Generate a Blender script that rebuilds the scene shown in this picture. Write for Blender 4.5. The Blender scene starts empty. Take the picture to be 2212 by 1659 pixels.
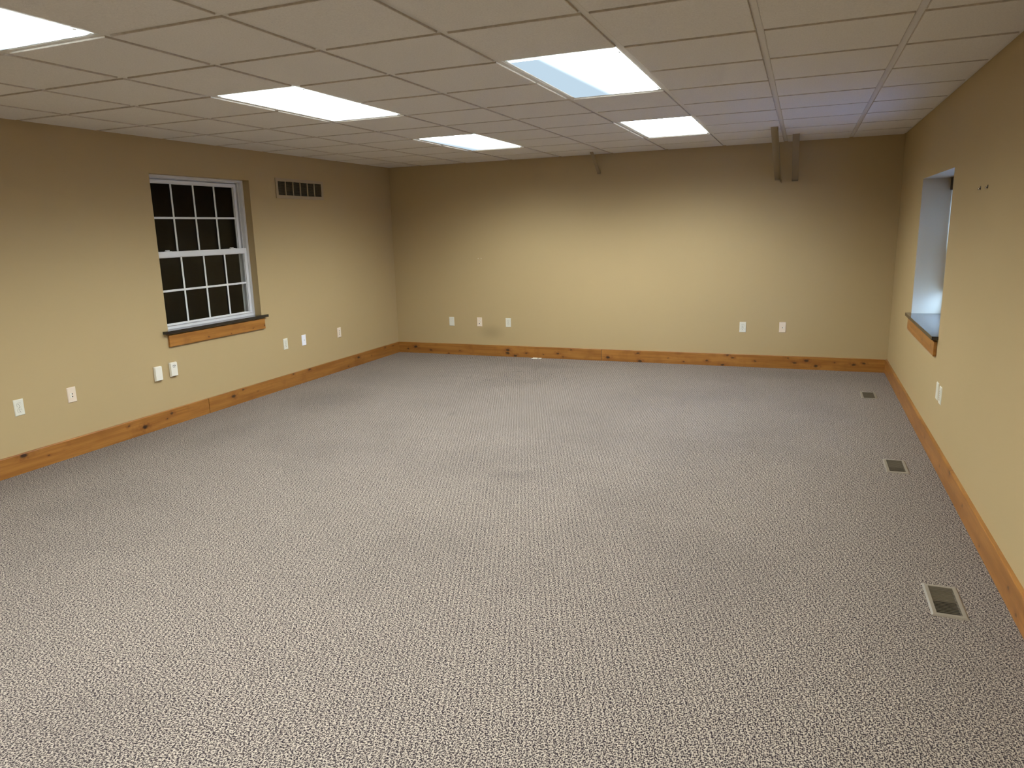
import bpy, bmesh, math, random
from mathutils import Matrix, Vector

random.seed(7)
C = bpy.context.scene.collection
SC = bpy.context.scene
PI = math.pi

# ------------------------------------------------------------------ camera
T = 0.6096                                    # ceiling grid module (2 ft)
H = 2.3873                                    # height of the ceiling grid
XL, XR, YB, YF = -0.4753, 5.3618, 1.1878, -9.75   # left, right, back, front wall faces
cd = bpy.data.cameras.new('camera')
cam = bpy.data.objects.new('camera', cd)
C.objects.link(cam)
a, b, c = 0.3919, -0.2072, 0.0276
Rz = Matrix.Rotation(a, 3, 'Z'); Rx = Matrix.Rotation(b, 3, 'X'); Ry = Matrix.Rotation(c, 3, 'Y')
R = Rz @ Rx @ Ry
right, fwd, up = R.col[0], R.col[1], R.col[2]
M = Matrix((right, up, -fwd)).transposed().to_4x4()
M.translation = Vector((4.4916, -7.2024, 1.5718))
cam.matrix_world = M
cd.sensor_fit = 'HORIZONTAL'; cd.sensor_width = 36.0
cd.lens = 1566.72 / 2212 * 36.0
cd.shift_x = 19.465 / 2212; cd.shift_y = -4.163 / 2212
cd.clip_start = 0.05; cd.clip_end = 200
SC.camera = cam

# ------------------------------------------------------------------ world, exposure
SKY = 34.0                                     # daylight outside the right-hand window
W = bpy.data.worlds.new('sky'); SC.world = W; W.use_nodes = True
wn = W.node_tree.nodes; wl = W.node_tree.links
bg = wn['Background']
tc = wn.new('ShaderNodeTexCoord'); sep = wn.new('ShaderNodeSeparateXYZ')
cr = wn.new('ShaderNodeValToRGB')
wl.new(tc.outputs['Generated'], sep.inputs[0]); wl.new(sep.outputs['Z'], cr.inputs[0])
cr.color_ramp.elements[0].position = 0.0; cr.color_ramp.elements[0].color = (0.15, 0.28, 0.74, 1)
cr.color_ramp.elements[1].position = 1.0; cr.color_ramp.elements[1].color = (0.62, 1.15, 2.70, 1)
wl.new(cr.outputs[0], bg.inputs[0]); bg.inputs[1].default_value = SKY

LAMP = 39.0                                   # radiance of the fluorescent lenses straight down
LAMP_COL = (0.93, 0.98, 1.0)
GRAZE = 0.030                                 # share of that radiance still seen at grazing angles
vs = SC.view_settings
SC.display_settings.display_device = 'sRGB'
vs.view_transform = 'Standard'; vs.look = 'None'; vs.gamma = 1.0; vs.use_curve_mapping = False
vs.exposure = 0.0
cy = SC.cycles
cy.use_denoising = True
try: cy.denoiser = 'OPENIMAGEDENOISE'
except Exception: pass
cy.max_bounces = 12; cy.diffuse_bounces = 8; cy.glossy_bounces = 4; cy.transparent_max_bounces = 12
cy.sample_clamp_indirect = 6.0
cy.caustics_reflective = False; cy.caustics_refractive = False

# ------------------------------------------------------------------ helpers
def lin(r, g, b):
    f = lambda v: (v / 255 / 12.92) if v / 255 <= 0.04045 else ((v / 255 + 0.055) / 1.055) ** 2.4
    return (f(r), f(g), f(b), 1.0)

class NT:
    """small helper around a material node tree"""
    def __init__(s, name):
        s.m = bpy.data.materials.new(name); s.m.use_nodes = True
        s.n = s.m.node_tree.nodes; s.l = s.m.node_tree.links
        s.bsdf = s.n['Principled BSDF']; s.out = s.n['Material Output']
    def new(s, t, **kw):
        n = s.n.new('ShaderNode' + t)
        for k, v in kw.items(): setattr(n, k, v)
        return n
    def link(s, o, i): s.l.new(o, i)
    def put(s, inp, v):
        if isinstance(v, (int, float, tuple, list)): inp.default_value = v
        else: s.l.new(v, inp)
    def math(s, op, x, y=0.0, clamp=False):
        n = s.new('Math', operation=op); n.use_clamp = clamp
        s.put(n.inputs[0], x); s.put(n.inputs[1], y); return n.outputs[0]
    def mix(s, f, x, y, blend='MIX'):
        n = s.new('Mix', data_type='RGBA', blend_type=blend)
        s.put(n.inputs[0], f); s.put(n.inputs[6], x); s.put(n.inputs[7], y); return n.outputs[2]
    def mapr(s, v, a0, a1, b0=0.0, b1=1.0, smooth=True):
        n = s.new('MapRange', interpolation_type='SMOOTHSTEP' if smooth else 'LINEAR')
        s.put(n.inputs[0], v); n.inputs[1].default_value = a0; n.inputs[2].default_value = a1
        n.inputs[3].default_value = b0; n.inputs[4].default_value = b1; return n.outputs[0]
    def coord(s, scale=(1, 1, 1), loc=(0, 0, 0), which='Object'):
        t = s.new('TexCoord'); mp = s.new('Mapping')
        s.link(t.outputs[which], mp.inputs[0]); mp.inputs['Scale'].default_value = scale
        mp.inputs['Location'].default_value = loc; return mp.outputs[0]
    def noise(s, vec, scale, detail=3.0, rough=0.5):
        n = s.new('TexNoise'); s.link(vec, n.inputs['Vector'])
        n.inputs['Scale'].default_value = scale; n.inputs['Detail'].default_value = detail
        n.inputs['Roughness'].default_value = rough; return n.outputs[0]
    def bump(s, h, strength, dist):
        n = s.new('Bump'); s.put(n.inputs['Height'], h)
        n.inputs['Strength'].default_value = strength; n.inputs['Distance'].default_value = dist
        s.link(n.outputs[0], s.bsdf.inputs['Normal'])
    def base(s, col=None, rough=None, spec=None, metal=None):
        if col is not None: s.put(s.bsdf.inputs['Base Color'], col)
        if rough is not None: s.put(s.bsdf.inputs['Roughness'], rough)
        if spec is not None: s.bsdf.inputs['Specular IOR Level'].default_value = spec
        if metal is not None: s.bsdf.inputs['Metallic'].default_value = metal

def plain(name, col, rough=0.5, spec=0.5, metal=0.0, var=0.06):
    t = NT(name)
    nz = t.noise(t.coord(), 35, 3)
    dark = tuple(v * (1 - var) for v in col[:3]) + (1,)
    lite = tuple(min(1, v * (1 + var)) for v in col[:3]) + (1,)
    t.base(t.mix(nz, dark, lite), rough, spec, metal)
    return t.m

def grid_cuts(lo, hi, cuts):
    return sorted(set([lo, hi] + [v for v in cuts if lo < v < hi]))

def slab(bm, u, v, w, holes, axes):
    """solid slab between u, v ranges, thickness range w, rectangular through holes [(u0,u1,v0,v1)];
    axes gives the world axis of u, v and w"""
    us = grid_cuts(u[0], u[1], [x for h in holes for x in h[:2]])
    vs_ = grid_cuts(v[0], v[1], [x for h in holes for x in h[2:]])
    def P(x, y, z):
        p = [0, 0, 0]; p[axes[0]] = x; p[axes[1]] = y; p[axes[2]] = z; return tuple(p)
    cache = {}
    def V(x, y, z):
        k = (round(x, 5), round(y, 5), round(z, 5))
        if k not in cache: cache[k] = bm.verts.new(P(x, y, z))
        return cache[k]
    def solid(i, j):
        if i < 0 or j < 0 or i >= len(us) - 1 or j >= len(vs_) - 1: return False
        cu, cv = (us[i] + us[i + 1]) / 2, (vs_[j] + vs_[j + 1]) / 2
        return not any(h[0] < cu < h[1] and h[2] < cv < h[3] for h in holes)
    for i in range(len(us) - 1):
        for j in range(len(vs_) - 1):
            if not solid(i, j): continue
            x0, x1, y0, y1 = us[i], us[i + 1], vs_[j], vs_[j + 1]
            for z in w: bm.faces.new([V(x0, y0, z), V(x1, y0, z), V(x1, y1, z), V(x0, y1, z)])
            for (di, dj, pa, pb) in ((-1, 0, (x0, y0), (x0, y1)), (1, 0, (x1, y0), (x1, y1)),
                                     (0, -1, (x0, y0), (x1, y0)), (0, 1, (x0, y1), (x1, y1))):
                if not solid(i + di, j + dj):
                    bm.faces.new([V(*pa, w[0]), V(*pb, w[0]), V(*pb, w[1]), V(*pa, w[1])])
    bmesh.ops.recalc_face_normals(bm, faces=bm.faces[:])

def box(bm, x0, x1, y0, y1, z0, z1, bevel=0.0, seg=1):
    r = bmesh.ops.create_cube(bm, size=1.0)
    vv = r['verts']
    for p in vv:
        p.co = Vector(((x0 + x1) / 2 + p.co.x * (x1 - x0), (y0 + y1) / 2 + p.co.y * (y1 - y0), (z0 + z1) / 2 + p.co.z * (z1 - z0)))
    if bevel:
        es = list({e for p in vv for e in p.link_edges})
        bmesh.ops.bevel(bm, geom=es, offset=bevel, segments=seg, affect='EDGES', profile=0.5)

def frustum(bm, hx, hz, inset, y0, y1, cx=0.0, cz=0.0):
    """wall plate: base rectangle at y0, smaller face at y1 (facing +Y)"""
    b0 = [bm.verts.new((cx + sx * hx, y0, cz + sz * hz)) for sx, sz in ((-1, -1), (1, -1), (1, 1), (-1, 1))]
    ym = y0 + (y1 - y0) * 0.35
    b1 = [bm.verts.new((cx + sx * hx, ym, cz + sz * hz)) for sx, sz in ((-1, -1), (1, -1), (1, 1), (-1, 1))]
    b2 = [bm.verts.new((cx + sx * (hx - inset), y1, cz + sz * (hz - inset))) for sx, sz in ((-1, -1), (1, -1), (1, 1), (-1, 1))]
    bm.faces.new(b0); bm.faces.new(b2)
    for p, q in ((b0, b1), (b1, b2)):
        for i in range(4):
            j = (i + 1) % 4; bm.faces.new([p[i], p[j], q[j], q[i]])
    bmesh.ops.recalc_face_normals(bm, faces=bm.faces[:])

def cyl(bm, r, y0, y1, cx=0.0, cz=0.0, n=16, flat=None, r2=None):
    """disc along Y; flat clips it in z (duplex receptacle outline)"""
    def ring(y, rr):
        o = []
        for k in range(n):
            t = 2 * PI * k / n; x, z = rr * math.cos(t), rr * math.sin(t)
            if flat: z = max(-flat, min(flat, z))
            o.append(bm.verts.new((cx + x, y, cz + z)))
        return o
    A, B = ring(y0, r), ring(y1, r2 if r2 is not None else r)
    bm.faces.new(A); bm.faces.new(B)
    for i in range(n):
        j = (i + 1) % n; bm.faces.new([A[i], A[j], B[j], B[i]])
    bmesh.ops.recalc_face_normals(bm, faces=bm.faces[:])

def quad_ring(bm, outer, inner, z0, z1):
    """flat rectangular ring in XY between outer and inner (x0,x1,y0,y1) from z0 to z1"""
    def rect(q, z): return [bm.verts.new(p) for p in ((q[0], q[2], z), (q[1], q[2], z), (q[1], q[3], z), (q[0], q[3], z))]
    o0, o1, i0, i1 = rect(outer, z0), rect(outer, z1), rect(inner, z0), rect(inner, z1)
    for i in range(4):
        j = (i + 1) % 4
        bm.faces.new([o0[i], o0[j], i0[j], i0[i]]); bm.faces.new([o1[i], o1[j], i1[j], i1[i]])
        bm.faces.new([o0[i], o0[j], o1[j], o1[i]]); bm.faces.new([i0[i], i0[j], i1[j], i1[i]])
    bmesh.ops.recalc_face_normals(bm, faces=bm.faces[:])

def mesh(name, bm, mat):
    me = bpy.data.meshes.new(name); bm.normal_update(); bm.to_mesh(me); bm.free()
    if mat: me.materials.append(mat)
    return me

def obj(name, bm, mat, parent=None, loc=(0, 0, 0), rotz=0.0):
    o = bpy.data.objects.new(name, bm if isinstance(bm, bpy.types.Mesh) else mesh(name, bm, mat))
    C.objects.link(o); o.location = loc; o.rotation_euler = (0, 0, rotz)
    if parent: o.parent = parent
    return o

def tag(o, label=None, cat=None, group=None, kind=None):
    if label: o['label'] = label
    if cat: o['category'] = cat
    if group: o['group'] = group
    if kind: o['kind'] = kind
    return o

def empty(name, loc=(0, 0, 0), rotz=0.0, **kw):
    o = bpy.data.objects.new(name, None); C.objects.link(o)
    o.location = loc; o.rotation_euler = (0, 0, rotz); o.empty_display_size = 0.05
    return tag(o, **kw)

def copy_tree(o, parent=None):
    n = o.copy(); C.objects.link(n)
    if parent: n.parent = parent
    for ch in list(o.children): copy_tree(ch, n)
    return n

# ------------------------------------------------------------------ materials
def paint_mat(name, smudge=None):
    t = NT(name)
    v = t.coord()
    n1 = t.noise(v, 1.1, 2); n2 = t.noise(v, 240, 2)
    col = t.mix(n1, WALL_A, WALL_B)
    if smudge:
        g = t.new('NewGeometry'); d = t.new('VectorMath', operation='SUBTRACT')
        t.link(g.outputs['Position'], d.inputs[0]); d.inputs[1].default_value = smudge[:3]
        sc_ = t.new('VectorMath', operation='MULTIPLY'); t.link(d.outputs[0], sc_.inputs[0])
        sc_.inputs[1].default_value = smudge[3]
        ln = t.new('VectorMath', operation='LENGTH'); t.link(sc_.outputs[0], ln.inputs[0])
        f = t.math('MULTIPLY', t.mapr(ln.outputs['Value'], 0.0, 1.0, 1.0, 0.0), 0.22)
        col = t.mix(f, col, lin(60, 50, 36))
    t.base(col, 0.62, 0.25)
    t.bump(n2, 0.22, 0.0012)
    return t.m

WALL_A, WALL_B = (0.410, 0.306, 0.152, 1), (0.430, 0.321, 0.160, 1)
M_WALL = paint_mat('wall_paint')
M_WALL_BACK = paint_mat('wall_paint_smudged', (0.887, YB, 0.30, (4.2, 1.0, 7.5)))

def carpet_mat():
    t = NT('loop_carpet')
    v = t.coord()
    # slight wobble of the tuft rows
    wob = t.new('TexNoise'); t.link(v, wob.inputs['Vector']); wob.inputs['Scale'].default_value = 90
    wob.inputs['Detail'].default_value = 1
    off = t.new('VectorMath', operation='MULTIPLY_ADD')
    t.link(wob.outputs['Color'], off.inputs[0]); off.inputs[1].default_value = (0.004, 0.004, 0); t.link(v, off.inputs[2])
    mp = t.new('Mapping'); t.link(off.outputs[0], mp.inputs[0])
    mp.inputs['Scale'].default_value = (1 / 0.0058, 1 / 0.0066, 1)
    vo = t.new('TexVoronoi', feature='F1', voronoi_dimensions='2D'); t.link(mp.outputs[0], vo.inputs['Vector'])
    vo.inputs['Scale'].default_value = 1.0; vo.inputs['Randomness'].default_value = 0.70
    d = vo.outputs['Distance']
    # worm-like loops: noise broken up by the tuft cells; valleys dark, loop backs pale
    mp2 = t.new('Mapping'); t.link(off.outputs[0], mp2.inputs[0]); mp2.inputs['Scale'].default_value = (172, 148, 1)
    n = t.noise(mp2.outputs[0], 1.0, 1.0, 0.45)
    val = t.math('ADD', t.math('MULTIPLY', t.math('SUBTRACT', n, 0.5), 1.0), t.math('MULTIPLY', t.math('SUBTRACT', d, 0.40), 0.55))
    sx = t.new('SeparateXYZ'); t.link(off.outputs[0], sx.inputs[0])      # faint diagonal rows of tufts
    row = t.math('ADD', t.math('MULTIPLY', sx.outputs['X'], math.cos(0.36)), t.math('MULTIPLY', sx.outputs['Y'], math.sin(0.36)))
    val = t.math('ADD', val, t.math('MULTIPLY', t.math('SINE', t.math('MULTIPLY', row, 2 * PI / 0.0215)), 0.032))
    dark = t.mapr(val, -0.15, 0.07, 1.0, 0.0)
    tone = t.mapr(val, 0.02, 0.22)
    lite = t.mix(tone, CARPET_L2, CARPET_L1)
    col = t.mix(dark, lite, CARPET_D)
    # worn and soiled patches; last two ovals paint shade along the side walls
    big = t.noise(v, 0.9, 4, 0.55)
    soil_shade = t.mapr(big, 0.42, 0.72, 0.0, 0.15)
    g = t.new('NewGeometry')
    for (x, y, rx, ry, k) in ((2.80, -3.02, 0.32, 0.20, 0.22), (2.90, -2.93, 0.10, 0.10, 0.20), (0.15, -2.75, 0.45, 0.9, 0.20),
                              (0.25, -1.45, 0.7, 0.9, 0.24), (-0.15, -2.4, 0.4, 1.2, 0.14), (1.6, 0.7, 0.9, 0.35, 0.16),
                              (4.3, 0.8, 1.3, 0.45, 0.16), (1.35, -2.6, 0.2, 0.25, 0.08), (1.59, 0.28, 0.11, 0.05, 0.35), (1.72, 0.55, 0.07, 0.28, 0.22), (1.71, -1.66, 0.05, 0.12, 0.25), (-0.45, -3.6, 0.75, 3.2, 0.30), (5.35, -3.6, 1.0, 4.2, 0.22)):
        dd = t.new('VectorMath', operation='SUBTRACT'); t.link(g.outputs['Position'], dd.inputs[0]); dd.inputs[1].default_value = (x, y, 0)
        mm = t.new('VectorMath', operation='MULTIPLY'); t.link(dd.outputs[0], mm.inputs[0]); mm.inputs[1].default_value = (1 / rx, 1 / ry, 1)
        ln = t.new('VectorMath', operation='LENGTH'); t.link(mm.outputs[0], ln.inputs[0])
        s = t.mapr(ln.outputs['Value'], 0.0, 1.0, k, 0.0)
        soil_shade = t.math('MAXIMUM', soil_shade, s)
    col = t.mix(soil_shade, col, (0.07, 0.06, 0.055, 1))
    t.base(col, 0.95, 0.05)
    t.bump(t.math('SUBTRACT', 1.0, dark), 0.55, 0.004)
    return t.m

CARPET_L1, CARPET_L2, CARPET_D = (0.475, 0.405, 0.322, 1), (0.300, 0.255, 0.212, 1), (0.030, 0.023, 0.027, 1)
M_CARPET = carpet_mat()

def tile_mat():
    t = NT('mineral_ceiling_tile')
    oi = t.new('ObjectInfo')
    v = t.coord()
    sh = t.new('VectorMath', operation='MULTIPLY_ADD'); t.link(oi.outputs['Random'], sh.inputs[0])
    sh.inputs[1].default_value = (9, 5, 3); t.link(v, sh.inputs[2])
    n = t.noise(sh.outputs[0], 130, 4, 0.7)
    pit = t.new('TexVoronoi', feature='F1'); t.link(sh.outputs[0], pit.inputs['Vector']); pit.inputs['Scale'].default_value = 95
    p = t.mapr(pit.outputs['Distance'], 0.06, 0.22, 1.0, 0.0)
    p = t.math('MULTIPLY', p, t.mapr(t.noise(sh.outputs[0], 22, 2), 0.5, 0.62))
    col = t.mix(t.mapr(n, 0.3, 0.7), (0.63, 0.60, 0.555, 1), (0.71, 0.68, 0.63, 1))
    col = t.mix(t.math('MULTIPLY', p, 0.38), col, (0.22, 0.19, 0.16, 1))
    t.base(col, 0.9, 0.1)
    t.bump(t.math('SUBTRACT', n, t.math('MULTIPLY', p, 0.6)), 0.55, 0.0025)
    return t.m
M_TILE = tile_mat()
M_EDGE = plain('cut_tile_edge', (0.54, 0.49, 0.42, 1), 0.95, 0.05, var=0.35)
M_TEE = plain('grid_metal', (0.60, 0.57, 0.52, 1), 0.45, 0.4)
M_SLAB = plain('deck_above_ceiling', (0.12, 0.11, 0.10, 1), 0.9)
M_VINYL = plain('white_vinyl', (0.67, 0.67, 0.665, 1), 0.35, 0.5, var=0.02)
M_STONE = plain('black_stone', (0.008, 0.008, 0.010, 1), 0.10, 0.75, var=0.3)
M_FRAME = plain('white_enamel', (0.72, 0.72, 0.70, 1), 0.3, 0.5, var=0.02)
M_IVORY = plain('ivory_plastic', (0.66, 0.64, 0.53, 1), 0.32, 0.5, var=0.02)
M_ALMOND = plain('almond_plastic', (0.72, 0.60, 0.46, 1), 0.32, 0.5, var=0.02)
M_WHITE = plain('white_plastic', (0.80, 0.81, 0.86, 1), 0.3, 0.5, var=0.02)
M_CREAM = plain('cream_plastic', (0.74, 0.71, 0.60, 1), 0.32, 0.5, var=0.02)
M_DARK = plain('dark_slot', (0.012, 0.010, 0.009, 1), 0.6)
M_INK = plain('grey_ink', (0.06, 0.06, 0.055, 1), 0.7)
M_REG = plain('beige_register_metal', (0.215, 0.185, 0.140, 1), 0.4, 0.5)
M_REGD = plain('register_damper_metal', (0.15, 0.12, 0.075, 1), 0.5, 0.4)
M_LOUVER = plain('register_louver_metal', (0.135, 0.113, 0.078, 1), 0.45, 0.4)
M_GRILLE = plain('painted_grille_metal', (0.36, 0.280, 0.175, 1), 0.45, 0.4)
M_DUCT = plain('dark_duct', (0.010, 0.008, 0.006, 1), 0.8)
M_STEEL = plain('screw_steel', (0.55, 0.50, 0.42, 1), 0.25, 0.5, 1.0)
M_DARKSTEEL = plain('dark_screw_steel', (0.035, 0.025, 0.018, 1), 0.5, 0.5, 0.4)
M_BRACE = plain('painted_brace_steel', (0.25, 0.19, 0.108, 1), 0.5, 0.3)
M_BLOCKER = plain('sky_blocker_black', (0.010, 0.010, 0.009, 1), 0.9)
M_BOUNCE_GROUND = plain('bounce_ground', (0.30, 0.31, 0.32, 1), 0.9)

def glass_mat():
    t = NT('window_glass')
    tr = t.new('BsdfTransparent'); tr.inputs[0].default_value = (0.93, 0.95, 0.94, 1)
    gl = t.new('BsdfGlossy'); gl.inputs['Roughness'].default_value = 0.0; gl.inputs[0].default_value = (1, 1, 1, 1)
    g = t.new('NewGeometry')                  # Schlick reflectance of a double pane, the same from either side
    dt = t.new('VectorMath', operation='DOT_PRODUCT'); t.link(g.outputs['Incoming'], dt.inputs[0]); t.link(g.outputs['Normal'], dt.inputs[1])
    om = t.math('SUBTRACT', 1.0, t.math('ABSOLUTE', dt.outputs['Value']), clamp=True)
    fr = t.math('ADD', 0.030, t.math('MULTIPLY', t.math('POWER', om, 5.0), 0.9))
    mx = t.new('MixShader'); t.link(fr, mx.inputs[0]); t.link(tr.outputs[0], mx.inputs[1]); t.link(gl.outputs[0], mx.inputs[2])
    t.link(mx.outputs[0], t.out.inputs['Surface'])
    return t.m
M_GLASS = glass_mat()

def wood_mat(name, knots, seed, tone=1.0):
    """honey-stained knotty softwood; board runs along local X, height along Z; knots = (x, z, size)"""
    t = NT(name)
    v = t.coord(loc=(0, 0, 0))
    vw = t.coord(scale=(1.0, 1.0, 1.0), loc=(seed * 3.7, 0, seed * 1.3))
    wob = t.new('TexNoise'); t.link(vw, wob.inputs['Vector']); wob.inputs['Scale'].default_value = 28; wob.inputs['Detail'].default_value = 2
    k_in = t.new('VectorMath', operation='MULTIPLY_ADD'); t.link(wob.outputs['Color'], k_in.inputs[0])
    k_in.inputs[1].default_value = (0.022, 0.0, 0.016); t.link(v, k_in.inputs[2])
    core = halo = None
    for (x, z, s) in knots:
        d = t.new('VectorMath', operation='SUBTRACT'); t.link(k_in.outputs[0], d.inputs[0]); d.inputs[1].default_value = (x + 0.011, 0, z + 0.008)
        m_ = t.new('VectorMath', operation='MULTIPLY'); t.link(d.outputs[0], m_.inputs[0])
        m_.inputs[1].default_value = (1 / (0.039 * s), 0, 1 / (0.021 * s))
        ln = t.new('VectorMath', operation='LENGTH'); t.link(m_.outputs[0], ln.inputs[0])
        c_ = t.mapr(ln.outputs['Value'], 0.35, 0.95, min(1.0, 0.55 + s * 0.4), 0.0)
        h_ = t.mapr(ln.outputs['Value'], 0.5, 2.8, 0.85, 0.0)
        core = c_ if core is None else t.math('MAXIMUM', core, c_)
        halo = h_ if halo is None else t.math('MAXIMUM', halo, h_)
    st = t.new('Mapping'); t.link(vw, st.inputs[0]); st.inputs['Scale'].default_value = (1.6, 9, 26)
    g1 = t.noise(st.outputs[0], 1.0, 5, 0.6)
    st2 = t.new('Mapping'); t.link(vw, st2.inputs[0]); st2.inputs['Scale'].default_value = (5, 60, 190)
    g2 = t.noise(st2.outputs[0], 1.0, 3, 0.6)
    blotch = t.noise(vw, 5.5, 3, 0.6)
    k = tone
    col = t.mix(t.mapr(g1, 0.34, 0.68), (0.262 * k, 0.104 * k, 0.018 * k, 1), (0.375 * k, 0.165 * k, 0.034 * k, 1))
    col = t.mix(t.math('MULTIPLY', t.mapr(g2, 0.4, 0.7), 0.30), col, (0.19 * k, 0.070 * k, 0.012 * k, 1))
    col = t.mix(t.math('MULTIPLY', t.mapr(blotch, 0.50, 0.72), 0.45), col, (0.18 * k, 0.066 * k, 0.012 * k, 1))
    if halo is not None:
        hb = t.math('MULTIPLY', halo, t.mapr(t.noise(vw, 40, 3), 0.35, 0.7, 0.15, 0.85))
        col = t.mix(hb, col, (0.15, 0.045, 0.010, 1))
        col = t.mix(core, col, (0.020, 0.008, 0.005, 1))
    t.base(col, 0.34, 0.45)
    t.bump(g2, 0.06, 0.001)
    return t.m

def lens_mat(name, dim_to=None, stripes=0.0, axis_len=1.2):
    """prismatic lens of a fluorescent troffer: directional light output; dim_to = x below which a tube has nearly failed"""
    t = NT(name)
    g = t.new('NewGeometry')
    dt = t.new('VectorMath', operation='DOT_PRODUCT'); t.link(g.outputs['Incoming'], dt.inputs[0]); t.link(g.outputs['Normal'], dt.inputs[1])
    cs = t.math('MAXIMUM', dt.outputs['Value'], 0.0)
    wing = t.math('MULTIPLY', t.mapr(cs, 0.10, 0.64), t.mapr(cs, 0.60, 1.0, 1.0, 0.52))   # batwing distribution with a glare cut-off
    prof = t.math('ADD', wing, GRAZE)
    v = t.coord(); s = t.new('SeparateXYZ'); t.link(v, s.inputs[0])
    amp = t.math('MULTIPLY', prof, LAMP)
    col = LAMP_COL + (1,)
    if dim_to is not None:
        x = t.math('ADD', s.outputs['X'], t.math('MULTIPLY', s.outputs['Y'], -0.06))
        f = t.mapr(x, dim_to - 0.05, dim_to + 0.06, 0.0, 1.0)
        mx = t.new('Mix', data_type='FLOAT'); t.put(mx.inputs[0], f); mx.inputs[2].default_value = 0.78; t.put(mx.inputs[3], amp)
        amp = mx.outputs[0]
        col = t.mix(f, (0.70, 0.90, 1.06, 1), col)
    if stripes:
        w = t.math('SINE', t.math('MULTIPLY', s.outputs['X'], 2 * PI / 0.185))
        fine = t.math('SINE', t.math('MULTIPLY', s.outputs['X'], 2 * PI / 0.009))
        f = t.math('MULTIPLY', t.mapr(w, -1, 0.4, stripes, 0.0), t.mapr(fine, -1, 1, 0.75, 1.0))
        mx = t.new('Mix', data_type='FLOAT'); t.put(mx.inputs[0], f); t.put(mx.inputs[2], amp); mx.inputs[3].default_value = 0.80
        amp = mx.outputs[0]
        col = t.mix(f, col, (0.72, 0.92, 1.05, 1))
    em = t.new('Emission'); t.put(em.inputs[0], col); t.link(amp, em.inputs[1])
    t.link(em.outputs[0], t.out.inputs['Surface'])
    return t.m

# ------------------------------------------------------------------ room shell
WT, WTL = 0.32, 0.166                         # wall thickness (outer walls, left wall before the added dark box)
REG = [(5.117, -3.945), (5.121, -2.098), (5.113, 0.010)]     # floor registers (centres)
RX, RY = 0.047, 0.122
bm = bmesh.new()
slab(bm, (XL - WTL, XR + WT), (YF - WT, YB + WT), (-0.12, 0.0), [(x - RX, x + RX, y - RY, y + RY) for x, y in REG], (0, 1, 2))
floor = tag(obj('floor', bm, M_CARPET), 'grey-beige looped carpet with dark flecks, worn, soiled patches and shade painted along the side walls', 'floor', kind='structure')

W1 = (-2.609, -1.437, 0.805, 2.100)           # left window opening  (y0, y1, z0, z1)
W2 = (-1.640, -0.268, 0.790, 1.883)           # right window opening
ZT = H + 0.12
G1 = (-1.055 + 0.03, -0.258 - 0.03, 1.948 + 0.03, 2.146 - 0.03)   # return-air grille hole
bm = bmesh.new(); slab(bm, (YF, YB + WT), (0, ZT), (XL - WTL, XL), [W1, G1], (1, 2, 0))
tag(obj('wall_left', bm, M_WALL), 'tan painted wall with the dark window and return-air grille', 'wall', kind='structure')
bm = bmesh.new(); slab(bm, (XL, XR), (0, ZT), (YB, YB + WT), [], (0, 2, 1))
tag(obj('wall_back', bm, M_WALL_BACK), 'tan painted far wall with three steel braces near its top', 'wall', kind='structure')
bm = bmesh.new(); slab(bm, (YF, YB + WT), (0, ZT), (XR, XR + WT), [W2], (1, 2, 0))
tag(obj('wall_right', bm, M_WALL), 'tan painted wall with the deep daylit window recess', 'wall', kind='structure')
bm = bmesh.new(); slab(bm, (XL, XR), (0, ZT), (YF - WT, YF), [], (0, 2, 1))
tag(obj('wall_front', bm, M_WALL), 'tan painted wall behind the camera, opposite the braces', 'wall', kind='structure')

# box added behind the left window to block the sky and darken its panes
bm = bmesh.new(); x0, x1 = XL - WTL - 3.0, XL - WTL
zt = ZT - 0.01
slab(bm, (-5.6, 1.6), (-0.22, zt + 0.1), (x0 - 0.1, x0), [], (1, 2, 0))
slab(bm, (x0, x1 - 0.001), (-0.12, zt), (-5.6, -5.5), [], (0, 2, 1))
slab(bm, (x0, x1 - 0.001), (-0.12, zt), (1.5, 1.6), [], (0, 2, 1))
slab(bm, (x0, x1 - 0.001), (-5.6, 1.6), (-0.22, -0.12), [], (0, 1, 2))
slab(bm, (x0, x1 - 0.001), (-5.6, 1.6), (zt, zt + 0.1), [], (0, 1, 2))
tag(obj('sky_blocker', bm, M_BLOCKER), 'black box added outside the left window to block the sky', 'wall', kind='structure')
bm = bmesh.new(); slab(bm, (XR + WT + 0.005, XR + 40), (-30, 30), (-0.5, -0.15), [], (0, 1, 2))  # unseen ground added to bounce sky light up to the ceiling
tag(obj('ground', bm, M_BOUNCE_GROUND), 'unseen ground added outside the right-hand window to bounce light up', 'ground', kind='structure')

# ------------------------------------------------------------------ ceiling
bm = bmesh.new(); slab(bm, (XL - WTL, XR + WT), (YF - WT, YB + WT), (ZT + 0.0005, ZT + 0.15), [], (0, 1, 2))
ceiling = tag(obj('ceiling', bm, M_SLAB), 'suspended ceiling of off-white mineral tiles in a metal grid', 'ceiling', kind='structure')
LIGHTS = [(2, -2), (2, -6), (5, -2), (5, -6), (2, -10), (5, -10), (2, -14), (5, -14)]   # grid column, first row (two rows long)
lit = {(cx_, r_ + d) for cx_, r_ in LIGHTS for d in (0, 1)}
FL = 0.012                                    # half width of a tee flange
ROWS = list(range(-16, 2))
xs = [XL] + [i * T for i in range(9)] + [XR]

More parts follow.
